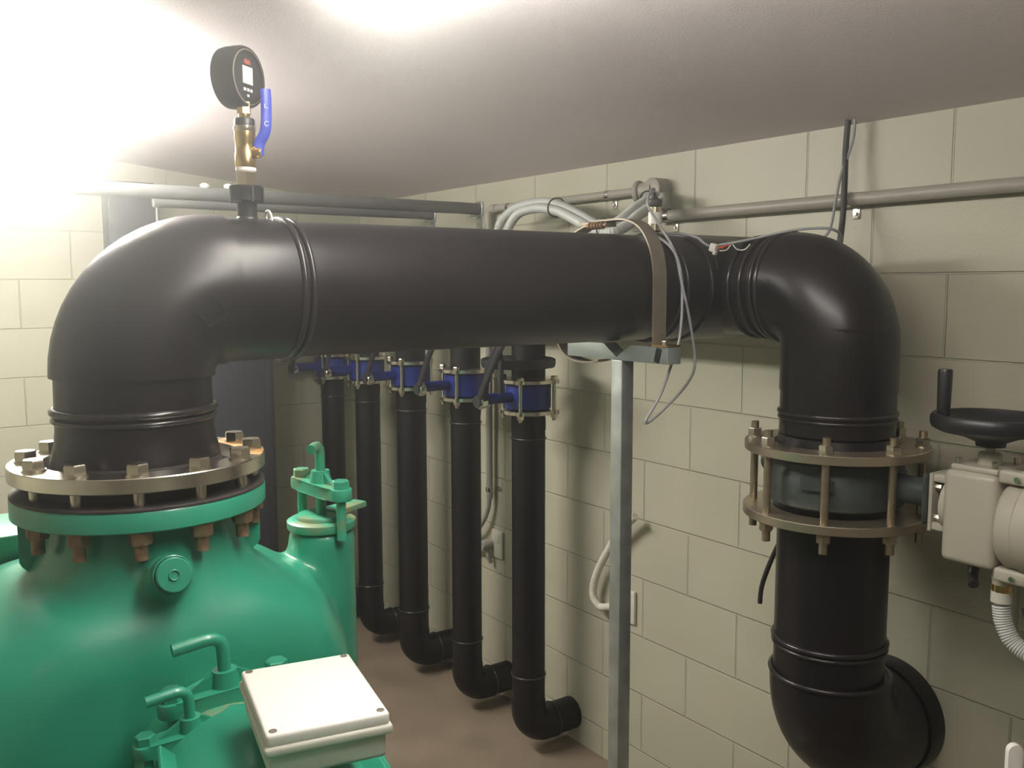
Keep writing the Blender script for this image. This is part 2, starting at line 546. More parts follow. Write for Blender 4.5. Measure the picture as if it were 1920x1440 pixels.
# ================================================================== BOLTED FLANGES
def bolt_set(t, cx, cy, r, n, ph, ztop, zbot, sr, af, head=True, name='bolt', lo='rust', gap=0.0, smat='bolt'):
    """vertical bolts or studs through a pair of flanges; first one built, the others share its meshes"""
    first = None
    for k in range(n):
        a = ph + 2 * PI * k / n
        x, y = cx + r * math.cos(a), cy + r * math.sin(a)
        b = bpy.data.objects.new(name, None) if False else None
        if first is None:
            m1 = MB().lathe([(sr, zbot - .034), (sr, ztop + (.001 if head else .036))], (x, y, 0), (0, 0, 1), 16)
            if head:
                m1.hexa((x, y, ztop + .003), (0, 0, 1), af, .016, .3)
                m1.lathe([(af * .60, 0), (af * .60, .003)], (x, y, ztop), (0, 0, 1), 24)
            o = m1.build(name, smat, t)
            m2 = MB()
            m2.hexa((x, y, zbot - .003), (0, 0, -1), af, .018, .5)
            m2.lathe([(sr * 1.06, -.045), (sr * 1.06, -.018)], (x, y, zbot), (0, 0, 1), 16)
            m2.lathe([(af * .60, 0), (af * .60, .003)], (x, y, zbot - .003), (0, 0, 1), 24)
            nu = m2.build('nut', lo, t)
            nu.parent = o
            subs = [nu]
            if not head:
                m3 = MB().hexa((x, y, ztop + .003), (0, 0, 1), af, .018, .5)
                m3.lathe([(af * .58, 0), (af * .58, .003)], (x, y, ztop), (0, 0, 1), 24)
                nu2 = m3.build('nut', 'bolt', t)
                nu2.parent = o
                subs.append(nu2)
            first = (o, subs, x, y)
        else:
            o, subs, x0, y0 = first
            c = o.copy()
            C.objects.link(c)
            c.location = (x - x0, y - y0, 0)
            for s_ in subs:
                q = s_.copy()
                C.objects.link(q)
                q.parent = c

t = thing('discharge_flange', 'polished steel flange ring bolted over the green pump outlet', 'flange', (XM, -1.695, 1.38))
mb = MB().ring((XM, -1.695, 1.379), (0, 0, 1), .2055, .157, .024, 96)
mb.build('backing_ring', 'steel', t)
pl = [(.1585 * math.cos(a), .1585 * math.sin(a)) for a in [math.radians(62 + 6 * k) for k in range(10)]] + [(.2035 * math.cos(a), .2035 * math.sin(a)) for a in [math.radians(118 - 7 * k) for k in range(10)]]
MB().prism(pl, (XM, -1.695, 1.3908), (1, 0, 0), (0, 1, 0), (0, 0, 1), .0006).build('rust_dust', 'dust', t)
bolt_set(t, XM, -1.692, .180, 12, .244, 1.391, 1.303, .0098, .031)
MB().ring((XM, -1.695, 1.3405), (0, 0, 1), .204, .10, .005, 72).build('gasket', 'rubber', t)

t = thing('valve_flange', 'upper steel flange ring clamping the dark valve in the right vertical pipe', 'flange', (XV, YV, 1.3))
MB().ring((XV, YV, 1.313), (0, 0, 1), .2025, .137, .020, 96).build('backing_ring', 'steeldust', t)
MB().ring((XV, YV, 1.163), (0, 0, 1), .2035, .137, .020, 96).build('backing_ring', 'steeldust', t)
bolt_set(t, XV, YV, .182, 8, .5105, 1.323, 1.153, .0088, .028, head=False, name='stud', lo='stud', smat='stud')
t['label'] = 'pair of dull steel flange rings and long studs around the dark valve on the right'

t = thing('large_butterfly_valve', 'dark grey round valve body between two steel flanges in the right vertical pipe', 'valve', (XV, YV, 1.24))
MB().lathe([(.140, -.051), (.150, -.045), (.153, -.030), (.153, .026), (.148, .034), (.148, .05), (.140, .052)], (XV, YV, 1.238), (0, 0, 1), 72).build('valve_body', 'valve', t)
MB().lathe([(.030, 0), (.030, .10), (.034, .105), (.034, .112)], (XV + .135, YV, 1.245), (1, 0, 0), 32).build('valve_neck', 'valve', t)
MB().lathe([(.028, 0), (.028, .05)], (XV - .19, YV, 1.255), (1, 0, 0), 24).build('pivot_boss', 'valve', t)
MB().box((XV + .247, YV, 1.243), (.012, .105, .105), None, .008).build('mounting_plate', 'valve', t)
MB().box((XV + .06, YV - .148, 1.25), (.07, .006, .025), (0, 0, .38)).build('cast_lug', 'valve', t)

# ================================================================== ACTUATOR
AX = 3.245
t = thing('valve_actuator', 'cream cast valve actuator with black handwheel at the right edge', 'valve actuator', (3.3, YV, 1.13))
mb = MB()
mb.prism([(-.046, -.060), (.046, -.060), (.046, .060), (-.046, .060)], (XV + .254, YV, 1.238), (0, 1, 0), (0, 0, 1), (1, 0, 0), .008, .002)
for z in (-.05, .05):
    mb.box((XV + .272, YV, 1.238 + z), (.04, .085, .016), None, .003)
mb.build('mounting_bracket', 'cream', t)
for z in (1.205, 1.268):
    MB().hexa((XV + .262, YV - .03, z), (1, 0, 0), .012, .012).build('bolt', 'bolt', t)
MB().lathe([(.058, 0), (.058, .01), (.054, .014)], (AX - .008, YV, 1.233), (1, 0, 0), 48).box((AX + .055, YV, 1.222), (.108, .125, .187), None, .014).build('gearbox_body', 'cream', t)
MB().box((AX + .058, YV, 1.320), (.094, .105, .012), None, .004).build('top_plate', 'cream', t)
for x, y in ((-.036, -.042), (.036, -.042), (-.036, .042), (.036, .042)):
    MB().lathe([(.0058, 0), (.0058, .012), (.005, .013)], (AX + .058 + x, YV + y, 1.326), (0, 0, 1), 16).build('cap_screw', 'bolt', t)
MB().lathe([(.022, 0), (.022, .020), (.019, .024)], (AX + .062, YV, 1.326), (0, 0, 1), 32).lathe([(.009, .024), (.009, .034)], (AX + .062, YV, 1.326), (0, 0, 1), 20).build('shaft_collar', 'cream', t)
MB().lathe([(.058, 0), (.082, .012), (.088, .02), (.088, .045), (.092, .05), (.092, .085), (.088, .09), (.088, .13), (.07, .17), (.0, .172)], (AX + .108, YV - .012, 1.222), (1, 0, 0), 56).build('motor_cover', 'cream', t)
for z in (1.318, 1.128):
    MB().box((AX + .142, YV - .05, z), (.062, .03, .026), None, .006).build('cover_lug', 'cream', t)
    MB().lathe([(.005, 0), (.005, .006)], (AX + .15, YV - .068, z), (0, -1, 0), 12).build('cap_screw', 'bolt', t)
hx, hz = AX + .062, 1.362
w_ = MB().lathe([(.0, 0), (.027, 0), (.028, .008), (.055, .020), (.096, .029), (.109, .036), (.112, .044), (.112, .056), (.108, .062), (.100, .062), (.093, .050), (.060, .030), (.0, .026)], (hx, YV, hz), (0, 0, 1), 64, caps=False)
wh = w_.build('handwheel', 'black', t)
g_ = MB().lathe([(.010, -.02), (.0125, 0), (.0135, .03), (.0145, .085), (.013, .09)], (hx - .100, YV, hz + .055), (0, 0, 1), 20)
gg = g_.build('grip', 'black', t)
gg.parent = wh
MB().lathe([(.020, 0), (.020, .02), (.0185, .022), (.0185, .030)], (AX + .108, YV - .018, 1.128), (0, 0, -1), 24).build('cable_gland', 'cream', t)
MB().lathe([(.0195, 0), (.0195, .014)], (AX + .108, YV - .018, 1.098), (0, 0, -1), 12).build('gland_nut', 'brass', t)
MB().tube([(AX + .045, YV, 1.128), (AX + .045, YV - .01, 1.10), (AX + .058, YV - .03, 1.085)], .010, 12).build('locking_knob', 'black', t)
fx = [(AX + .108, YV - .018, 1.084), (AX + .108, YV - .018, 1.055), (AX + .116, YV - .018, 1.018), (AX + .140, YV - .018, .985), (AX + .19, YV - .018, .972), (AX + .26, YV - .02, 1.0)]
t2 = thing('flexible_conduit', 'grey corrugated conduit hanging in a curve below the cream actuator', 'conduit', fx[0])
MB().lathe([(.0195, 0), (.0195, .022)], fx[0], (0, 0, -1), 24).build('end_fitting', 'outlet', t2)
MB().tube(fx[1:], .0175, 20, ribs=.0026).build('corrugated_hose', 'flex', t2)
MB().tube([(AX + .15, YV - .018, 1.06), (AX + .168, YV - .018, 1.02), (AX + .20, YV - .018, 1.0), (AX + .26, YV - .02, 1.02)], .004, 10).build('inner_cable', 'cabled', t2)

# small black cable hanging left of the lower pipe
tag(MB().tube([(2.815, -.24, 1.13), (2.775, -.215, 1.06), (2.725, -.20, .97), (2.70, -.20, .90), (2.695, -.20, .852)], .0062, 12).build('hanging_cable', 'cabled'),
    'short black cable end hanging beside the right vertical pipe below its flange', 'cable')

# ================================================================== SUPPORT STAND
YS = -.600
t = thing('pipe_stand', 'galvanised steel T stand holding up the main pipe', 'support stand', (2.595, YS, 0))
zb = 1.5035
mb = MB()
hp = [(-.183, .0), (-.183, .0375), (-.045, .0375), (0, .006), (.045, .0375), (.170, .0375), (.170, 0), (.02, 0), (-.02, 0)]
mb.prism(hp, (2.595, YS - .020, zb), (1, 0, 0), (0, 0, 1), (0, 1, 0), .040, .0006)
mb.build('crossbar', 'galvpaint', t)
MB().box((2.595, YS, zb / 2 + .001), (.038, .038, zb - .002), None, .002).build('post', 'galv', t)
MB().box((2.595, YS, .004), (.12, .12, .008)).build('base_plate', 'galv', t)
MB().box((2.734, YS - .0208, zb + .019), (.016, .002, .032), (0, .25, 0)).build('bar_slot', 'dark', t)

t = thing('pipe_strap', 'loose flat metal strap looped over the main pipe on the stand', 'pipe strap', (2.55, YS, 1.55))
mb = MB()
bp_ = [V((x, YS, z)) for x, z in ((2.716, 1.546), (2.7155, 1.60), (2.7155, 1.66), (2.7135, 1.715), (2.700, 1.765), (2.668, 1.808), (2.620, 1.829), (2.560, 1.832), (2.50, 1.828), (2.42, 1.80), (2.362, 1.745), (2.340, 1.66), (2.350, 1.58), (2.378, 1.522), (2.42, 1.496), (2.48, 1.4905), (2.53, 1.4985))]
sp_ = spline(bp_, 7)
rr = []
for k in range(len(sp_)):
    tn = (sp_[min(k + 1, len(sp_) - 1)] - sp_[max(k - 1, 0)]).normalized()
    nn = V((-tn.z, 0, tn.x)) * .002
    rr.append([sp_[k] - nn + V((0, -.020, 0)), sp_[k] + nn + V((0, -.020, 0)), sp_[k] + nn + V((0, .020, 0)), sp_[k] - nn + V((0, .020, 0))])
mb._skin(rr)
mb.build('band', 'strap', t, ang=50)
MB().box((2.738, YS, 1.5440), (.050, .042, .004)).build('band_foot', 'brass', t)
MB().hexa((2.740, YS - .006, 1.546), (0, 0, 1), .014, .009).build('bolt', 'bolt', t)
MB().box((2.50, YS, ZM + .152), (.10, .036, .012), (0, .02, 0), .002).build('clamp_ear', 'strap', t)
mb = MB()
for k in range(5):
    mb.torus((2.500 + .011 * k, YS - .022, ZM + .1475), (1, .0, 0), .0072, .0026, 20, 8)
mb.cyl((2.485, YS - .022, ZM + .1475), (2.56, YS - .022, ZM + .1475), .005, seg=12)
mb.build('clamp_bolt', 'rust', t)

# ================================================================== RISERS AND SMALL VALVES
RX = [.072, .447, .852, 1.2745, 1.678]
RR = [.055, .056, .062, .0575, .0585]
ZV = [1.292, 1.303, 1.309, 1.306, 1.300]
WH = ['farthest black riser pipe of the five, close to the back corner',
      'black riser pipe second from the back corner',
      'middle black riser pipe of the five along the wall',
      'black riser pipe second nearest to the metal stand',
      'nearest black riser pipe of the five, left of the metal stand']
YR = -.20
for i, (x, r) in enumerate(zip(RX, RR)):
    t = thing('riser_pipe', WH[i], 'pipe', (x, YR, .04), 'black riser pipes along the right wall')
    z1 = ZV[i] - .062
    ze = .102                                           # axis height of the wall outlet
    mb = MB().lathe([(r, 0), (r, z1 - ze - .10)], (x, YR, ze + .10), (0, 0, 1), 40)
    mb.lathe([(r * 1.03, 0), (r * 1.03, .04)], (x, YR, z1 - .055), (0, 0, 1), 40)
    mb.build('lower_pipe', 'pipe2', t)
    MB().torus((x, YR, z1 - .085), (0, 0, 1), r + .001, .004, 40).torus((x, YR, ze + .20), (0, 0, 1), r + .001, .004, 40).build('weld_bead', 'bead', t)
    P = elbow_mb((x, YR, ze), (0, 0, 1), (0, 1, 0), .072, r, .03, .03)
    MB().tube(P, r * 1.05, seg=36, smooth=False).cyl((x, YR + .10, ze), (x, -.001, ze), r * 1.0, seg=36).build('bottom_elbow', 'pipe2', t)
    MB().torus((x, YR + .105, ze), (0, 1, 0), r * 1.02, .0045, 36).build('weld_bead', 'bead', t)
    MB().lathe([(r, 0), (r, ZM - ZV[i] - .03)], (x, YR, ZV[i] + .062), (0, 0, 1), 40).build('upper_pipe', 'pipe2', t)

# each valve: two steel rings with bolts, blue body with a stem towards the room, black lever
def small_valve(x, z, first_label):
    t = thing('butterfly_valve', first_label, 'valve', (x, YR, z), 'blue butterfly valves on the risers')
    MB().lathe([(.070, -.045), (.078, -.040), (.078, .040), (.070, .045)], (x, YR, z), (0, 0, 1), 48).build('valve_body', 'blue', t)
    MB().lathe([(.019, 0), (.019, .14)], (x, YR - .045, z), (0, -1, 0), 20).box((x, YR - .12, z), (.026, .11, .034), None, .004).build('valve_neck', 'blue', t)
    for s in (-1, 1):
        MB().ring((x, YR, z + s * .053), (0, 0, 1), .098, .060, .014, 48).build('flange_ring', 'steel', t)
    for k in range(4):
        a = PI / 4 + k * PI / 2 - .15
        p = V((x + .092 * math.cos(a), YR + .092 * math.sin(a), z))
        mb = MB().cyl(p + V((0, 0, -.082)), p + V((0, 0, .066)), .0065, seg=12)
        mb.hexa(p + V((0, 0, .060)), (0, 0, 1), .022, .012).hexa(p + V((0, 0, -.060)), (0, 0, -1), .022, .013)
        mb.lathe([(.017, -.007), (.017, .007)], p + V((0, 0, .053)), (0, 0, 1), 16).lathe([(.017, -.007), (.017, .007)], p + V((0, 0, -.053)), (0, 0, 1), 16)
        mb.build('flange_bolt', 'bolt', t)
    MB().lathe([(.023, 0), (.025, .012), (.025, .022), (.018, .030), (0, .031)], (x, YR - .183, z - .008), (0, -1, 0), 28).build('notch_plate', 'chrome', t)
    # lever rising up and to the right, in the plane across the stem
    y = YR - .205
    pts = [(x - .006, y, z - .014), (x + .030, y - .002, z + .040), (x + .085, y - .006, z + .115), (x + .125, y - .008, z + .165), (x + .155, y - .008, z + .20)]
    lv = MB().tube(pts, .0150, 12, flat=(.55, 1.0)).lathe([(.021, -.008), (.021, .010)], (x, y, z - .006), (0, -1, 0), 24)
    lv.build('lever', 'black', t)
    return t
VL = ['blue butterfly valve with black lever on the farthest riser by the corner',
      'blue butterfly valve with black lever on the second riser from the corner',
      'blue butterfly valve with black lever on the middle riser',
      'blue butterfly valve with black lever on the riser second from the stand',
      'blue butterfly valve nearest the stand, with a black disc above it']
v0 = small_valve(RX[0], ZV[0], VL[0])
vs = [v0]
for i in range(1, 5):
    vs.append(dup(v0, (RX[i] - RX[0], 0, ZV[i] - ZV[0]), VL[i]))
# the black disc and fork struts above the nearest valve
t = thing('handwheel', 'flat black round handwheel above the nearest blue butterfly valve', 'handwheel', (1.72, -.27, 1.42))
MB().lathe([(.0, .0), (.085, 0), (.122, .004), (.126, .012), (.126, .030), (.118, .034), (.108, .026), (.05, .022), (.0, .022)], (1.715, -.27, 1.402), (0, 0, 1), 56, caps=False).build('wheel_rim', 'black', t)
MB().tube([(1.70, -.395, 1.30), (1.72, -.40, 1.40), (1.79, -.40, 1.50)], .010, 10, smooth=False).tube([(1.80, -.40, 1.33), (1.80, -.40, 1.44), (1.78, -.40, 1.51)], .009, 10, smooth=False).build('fork', 'black', t)

# ================================================================== WALL CONDUITS
def saddle(t, p, d, r, foot=-1):
    """plated strap clip round a conduit with a screwed foot on the wall"""
    p = V(p)
    d = V(d)
    mb = MB().ring(p, d, r + .0025, r + .0002, .018, 28)
    mb.build('saddle_clip', 'chrome', t)
    up = V((0, 0, foot)) if abs(d.x) > .5 else V((1, 0, 0))
    f = MB().box(V((p.x, -.003, p.z)) + up * (r + .016) + d * .004, (.020, .003, .030) if abs(d.x) > .5 else (.030, .003, .018), None, .001)
    o = f.build('clip_foot', 'chrome', t)
    MB().lathe([(.005, 0), (.004, .004)], V((p.x, -.005, p.z)) + up * (r + .018) + d * .004, (0, -1, 0), 12).build('screw', 'steeldust', t)

t = thing('conduit_run', 'grey wall conduit right of the round box, crossing above the right elbow', 'conduit', (2.9, -.03, 1.89))
MB().cyl((2.14, -.032, 1.889), (3.75, -.032, 1.893), .0165, seg=28).build('conduit', 'conduit', t)
MB().cyl((2.118, -.032, 1.889), (2.16, -.032, 1.889), .020, seg=28).build('coupling', 'conduit', t)
saddle(t, (2.170, -.032, 1.889), (1, 0, 0), .0165)
saddle(t, (2.800, -.032, 1.891), (1, 0, 0), .0165)
t = thing('conduit_run', 'grey wall conduit left of the round box, turning down between the nearest risers', 'conduit', (1.6, -.03, 1.97))
mb = MB().cyl((1.225, -.030, 1.974), (2.04, -.030, 1.974), .0135, seg=24)
mb.build('conduit', 'conduit', t)
MB().tube([(1.24, -.030, 1.974)] + arc((1.215, -.030, 1.944), (0, 0, 1), (-1, 0, 0), .030, 0, PI / 2, 8) + [(1.185, -.030, 1.92)], .016, 20, smooth=False).build('elbow', 'conduit', t)
MB().cyl((1.185, -.030, 1.93), (1.183, -.030, .82), .0135, seg=24).build('drop_conduit', 'conduit', t)
saddle(t, (1.325, -.030, 1.974), (1, 0, 0), .0135)
saddle(t, (1.890, -.030, 1.974), (1, 0, 0), .0135)
saddle(t, (1.183, -.030, .858), (0, 0, 1), .0135)
t = thing('flexible_conduit', 'thin grey conduit bending away from the foot of the wall conduit between two risers', 'conduit', (1.18, -.03, .8))
MB().tube([(1.183, -.032, .825), (1.178, -.034, .78), (1.150, -.04, .72), (1.10, -.045, .67), (1.02, -.045, .64)], .0105, 14, ribs=.003).build('corrugated_hose', 'conduit', t)

t = thing('junction_box', 'round grey junction box on the wall above the flexible conduits', 'junction box', (2.09, -.03, 1.965))
MB().lathe([(.036, 0), (.036, .050), (.032, .053)], (2.115, -.001, 1.972), (0, -1, 0), 40).build('box_body', 'conduit', t)
MB().lathe([(.034, 0), (.036, .004), (.036, .012), (.033, .016)], (2.050, -.034, 1.970), (-1, -.35, 0), 36).cyl((2.112, -.033, 1.972), (2.045, -.035, 1.971), .027, seg=28).build('entry_cover', 'conduit', t)
MB().lathe([(.022, 0), (.024, .05)], (2.148, -.034, 1.955), (.2, -.1, -1), 24).build('bottom_spout', 'conduit', t)

# flexible conduits from behind the main pipe up to the junction box
def cz(pts, lab):
    t = thing('flexible_conduit', lab, 'conduit', pts[0])
    MB().tube(pts, .0162, 20, ribs=.0032).build('corrugated_hose', 'flex', t)
    return t
pa = [(1.40, -.14, 1.50), (1.402, -.15, 1.80), (1.4182, -.15, 1.862), (1.4458, -.15, 1.9084), (1.5189, -.15, 1.9454), (1.6149, -.155, 1.9571), (1.7124, -.16, 1.9571), (1.8244, -.18, 1.9377), (1.9685, -.22, 1.8979), (2.1038, -.27, 1.8594), (2.1977, -.30, 1.8442), (2.2098, -.26, 1.8662), (2.1906, -.18, 1.9076), (2.165, -.08, 1.950)]
cz(pa, 'light grey corrugated conduit arching over the main pipe, outer of the tied pair')
pb = [(1.49, -.16, 1.50), (1.492, -.17, 1.79), (1.5075, -.17, 1.8574), (1.5338, -.17, 1.8972), (1.6041, -.185, 1.9262), (1.6875, -.192, 1.935), (1.7677, -.198, 1.9312), (1.8635, -.215, 1.9137), (2.0057, -.258, 1.8754), (2.1393, -.305, 1.8398), (2.236, -.325, 1.8269), (2.250, -.28, 1.8453), (2.228, -.20, 1.8861), (2.205, -.09, 1.9314)]
cz(pb, 'light grey corrugated conduit arching over the main pipe, inner of the tied pair')
for p, d, lab in (((1.825, -.195, 1.930), (1, -.25, -.25), 'thin black cable tie round both corrugated conduits at the right of their arch'),
                  ((2.20, -.312, 1.836), (1, -.1, .1), 'thin black cable tie on the corrugated conduits beside the strap top'),
                  ((2.19, -.13, 1.928), (-.15, .75, .4), 'thin black cable tie on the corrugated conduits just below the round junction box')):
    mb = MB().tube(arc(p, basis(d)[0], basis(d)[1], .031, 0, 2 * PI, 24), .0024, 8, smooth=False)
    tag(mb.build('cable_tie', 'cabled'), lab, 'cable tie')

# white loop of conduit low on the wall, behind the post
t = thing('flexible_conduit', 'pale corrugated conduit looping low on the wall behind the stand post', 'conduit', (1.93, -.04, .8))
MB().tube([(2.06, -.05, .93), (1.99, -.045, .87), (1.915, -.042, .775), (1.855, -.040, .675), (1.840, -.040, .605), (1.875, -.040, .572), (1.935, -.040, .588), (1.985, -.03, .60)], .0135, 18, ribs=.0032).build('corrugated_hose', 'outlet', t)

def outlet(c, lab, plug):
    t = thing('wall_outlet', lab, 'socket outlet', c)
    c = V(c)
    MB().box(c + V((0, -.006, 0)), (.075, .012, .115), None, .004).build('face_plate', 'outlet', t)
    MB().box(c + V((0, -.0125, .02)), (.03, .002, .03), None, .001).build('switch', 'outlet', t)
    return t
outlet((1.205, 0, .632), 'small cream wall socket between the two nearest risers', True)
outlet((1.982, 0, .598), 'cream wall plate half hidden behind the stand post', False)
t = thing('plug', 'grey round plug and fitting beside the small cream wall socket', 'plug', (1.165, -.04, .62))
MB().lathe([(.022, 0), (.022, .035), (.015, .045)], (1.165, -.013, .625), (0, -1, 0), 24).tube([(1.165, -.045, .62), (1.11, -.05, .612), (1.05, -.05, .60)], .011, 12).tube([(1.168, -.03, .61), (1.172, -.03, .575), (1.176, -.02, .55)], .009, 10).build('plug_body', 'conduit', t)

# ================================================================== CEILING CABLES
tag(MB().tube([(2.800, -.045, 2.083), (2.798, -.048, 2.02), (2.803, -.055, 1.94), (2.812, -.07, 1.85), (2.820, -.09, 1.78), (2.82, -.10, 1.70)], .0075, 12).build('ceiling_cable', 'cabled'),
    'thick black cable dropping from the ceiling behind the right elbow', 'cable')
tag(MB().tube([(2.815, -.040, 2.084), (2.812, -.042, 2.03), (2.795, -.06, 1.95), (2.788, -.065, 1.90), (2.78, -.075, 1.82), (2.765, -.09, 1.79), (2.75, -.11, 1.76)], .0038, 10).build('ceiling_cable', 'cable'),
    'thin grey cable beside the thick black one dropping from the ceiling', 'cable')

# ================================================================== SENSOR, CABLES, CONNECTOR
t = thing('pressure_transducer', 'small silver pressure sensor with black cap standing on the main pipe', 'sensor', (XM, -.487, 1.797))
MB().lathe([(.012, 0), (.012, .008), (.0155, .012), (.0155, .068), (.013, .070)], (XM, -.487, 1.798), (0, 0, 1), 28).build('sensor_body', 'nickel', t)
MB().box((XM, -.487, 1.877), (.028, .028, .018), (0, 0, .3), .003).lathe([(.009, 0), (.008, .016)], (XM - .004, -.49, 1.885), (0, 0, 1), 16).build('cable_cap', 'black', t)
lab_ = MB()
lab_.lathe([(.0158, 0), (.0158, .028)], (XM, -.487, 1.826), (0, 0, 1), 28)
lab_.build('sensor_label', 'white', t)

cb = [(2.576, -.49, 1.896), (2.59, -.50, 1.908), (2.615, -.535, 1.898), (2.638, -.566, 1.865), (2.66, -.552, 1.820), (2.70, -.540, 1.757), (2.735, -.5506, 1.6845), (2.735, -.5227, 1.60), (2.73, -.4972, 1.50), (2.72, -.5119, 1.45), (2.72, -.5765, 1.4026),
      (2.72, -.630, 1.372), (2.722, -.642, 1.378), (2.725, -.602, 1.4315), (2.745, -.585, 1.51), (2.745, -.564, 1.564), (2.735, -.548, 1.648), (2.724, -.5463, 1.7207), (2.69, -.5447, 1.768), (2.64, -.5638, 1.801), (2.60, -.575, 1.807)]
tag(MB().tube(cb, .0032, 10, n=8).build('sensor_cable', 'cable'), 'grey cable hanging in a long narrow loop from the silver sensor past the strap', 'cable')
tag(MB().tube([(2.60, -.47, 1.803), (2.62, -.44, 1.802), (2.65, -.415, 1.793), (2.675, -.415, 1.778), (2.69, -.413, 1.771)], .0034, 10).build('sensor_cable', 'cable'),
    'grey cable lying on the pipe between the silver sensor and the cream connector', 'cable')
tag(MB().tube([(2.70, -.39, 1.774), (2.73, -.375, 1.778), (2.78, -.34, 1.790), (2.83, -.31, 1.802), (2.87, -.285, 1.807), (2.91, -.255, 1.806), (2.91, -.215, 1.792), (2.88, -.175, 1.765)], .0032, 10).build('elbow_cable', 'cable'),
    'grey cable running from the cream connector over the top of the right elbow', 'cable')
t = thing('terminal_connector', 'small cream terminal connector joining wires on the corner pipe', 'connector', (2.692, -.405, 1.77))
MB().box((2.695, -.403, 1.767), (.016, .022, .020), (0, .3, .3), .003).box((2.70, -.405, 1.755), (.008, .014, .010), (0, .3, .3), .002).build('connector_block', 'white', t)
MB().tube([(2.70, -.395, 1.766), (2.712, -.385, 1.770), (2.722, -.380, 1.776)], .0026, 8).build('wire', 'red', t, label='red wire')
MB().tube([(2.702, -.392, 1.760), (2.716, -.382, 1.762), (2.726, -.376, 1.775), (2.735, -.368, 1.763), (2.75, -.358, 1.762), (2.758, -.348, 1.775)], .0014, 8).build('wire', 'white', t, label='white wire')
MB().tube([(2.698, -.404, 1.752), (2.705, -.404, 1.735), (2.706, -.400, 1.715)], .0020, 8).build('wire', 'cabled', t, label='black wire')

# ================================================================== GAUGE STACK ON THE ELBOW
GY = -1.4945
t = thing('pipe_union', 'black plastic union standing on top of the left elbow, under the brass valve', 'pipe union', (XM, GY, 1.79))
mb = MB().lathe([(.0215, 0), (.020, .006), (.0175, .009), (.0175, .036), (.0195, .04)], (XM, GY, 1.794), (0, 0, 1), 28)
mb.build('union_neck', 'black', t)
mb = MB().lathe([(.022, 0), (.0285, .004), (.0285, .024), (.030, .026), (.030, .030), (.018, .031)], (XM, GY, 1.827), (0, 0, 1), 32)
for k in range(8):
    a = k * PI / 4
    mb.box((XM + .029 * math.cos(a), GY + .029 * math.sin(a), 1.841), (.005, .004, .026), (0, 0, a))
mb.build('union_nut', 'black', t)
t = thing('ball_valve', 'brass ball valve with blue lever handle under the gauge', 'valve', (XM, GY, 1.857))
MB().lathe([(.0185, 0), (.0185, .024)], (XM, GY, 1.857), (0, 0, 1), 6, .2).build('lower_nut', 'nickel', t)
MB().lathe([(.015, 0), (.018, .003), (.018, .008), (.016, .009)], (XM, GY, 1.881), (0, 0, 1), 28).build('tape_seal', 'white', t)
MB().lathe([(.0165, 0), (.0185, .006), (.0185, .024), (.0172, .028), (.0172, .046), (.0185, .050), (.0185, .064)], (XM, GY, 1.888), (0, 0, 1), 28).cyl((XM, GY, 1.915), (XM + .02, GY + .020, 1.915), .009, seg=20).build('valve_body', 'brass', t)
MB().lathe([(.0185, 0), (.0195, .003), (.0195, .009), (.0175, .011)], (XM, GY, 1.952), (0, 0, 1), 28).build('upper_ring', 'nickel', t)
hn = V((.6, .8, 0)).normalized()
hu = V((0, 0, 1))
hb = V((XM, GY, 1.918)) + hn * .024
MB().tube([hb + V((0, 0, -.006)), hb + V((0, 0, .014)) + hn * .002, hb + hn * .011 + V((0, 0, .030)), hb + hn * .015 + V((0, 0, .050)), hb + hn * .016 + V((0, 0, .088)), hb + hn * .015 + V((0, 0, .108))], .0100, 14, flat=(1, .45)).build('handle', 'bluehandle', t)
MB().hexa(hb + hn * -.004 + V((0, 0, -.002)), hn, .013, .010).lathe([(.010, 0), (.010, .004)], hb - hn * .007, hn, 20).build('handle_nut', 'nickel', t)
cdir = (V((4.2245, -2.0832, 1.6814)) - hb).normalized()
sd_ = V((0, 0, 1)).cross(cdir).normalized()
MB().tube(arc(hb + hn * .016 + cdir * .0102 + V((0, 0, .048)), sd_, V((0, 0, 1)), .0038, .7, 5.6, 10), .0007, 6, smooth=False).build('printed_letter', 'print', t)
MB().tube([hb + hn * .016 + cdir * .0102 + V((0, 0, .082)) + sd_ * -.003, hb + hn * .016 + cdir * .0102 + V((0, 0, .075)) + sd_ * -.003, hb + hn * .016 + cdir * .0102 + V((0, 0, .075)) + sd_ * .003], .0007, 6, smooth=False).build('printed_arrow', 'print', t)
t = thing('digital_gauge', 'black round digital pressure gauge on top of the brass valve', 'gauge', (XM, GY, 1.96))
MB().lathe([(.018, 0), (.018, .010), (.0165, .013)], (XM, GY, 1.962), (0, 0, 1), 24).build('base_ring', 'black', t)
MB().lathe([(.009, 0), (.010, .004), (.010, .012)], (XM, GY, 1.975), (0, 0, 1), 20).lathe([(.0125, 0), (.0125, .020)], (XM, GY, 1.983), (0, 0, 1), 6).build('brass_stem', 'brass', t)
gd = V((.93, .32, .02)).normalized()               # the way the dial faces
gd = (V((4.2245, -2.0832, 1.6814)) - V((XM, GY, 2.05))).normalized()
gd = (Matrix.Rotation(math.radians(57), 3, 'Z') @ V((gd.x, gd.y, 0))).normalized()
gc = V((XM, GY, 2.046))
a_ = V((0, 0, 1)).cross(gd).normalized()
MB().lathe([(.044, -.036), (.052, -.031), (.0535, -.022), (.0535, .006), (.051, .012), (.046, .012), (.045, .009), (.0, .009)], gc, gd, 56).build('gauge_case', 'black', t)
MB().lathe([(.0455, 0), (.0505, -.001), (.0515, -.003)], gc + gd * .0125, gd, 56, caps=False).build('bezel', 'strap', t)
fr = Matrix((a_, V((0, 0, 1)), gd)).transposed()
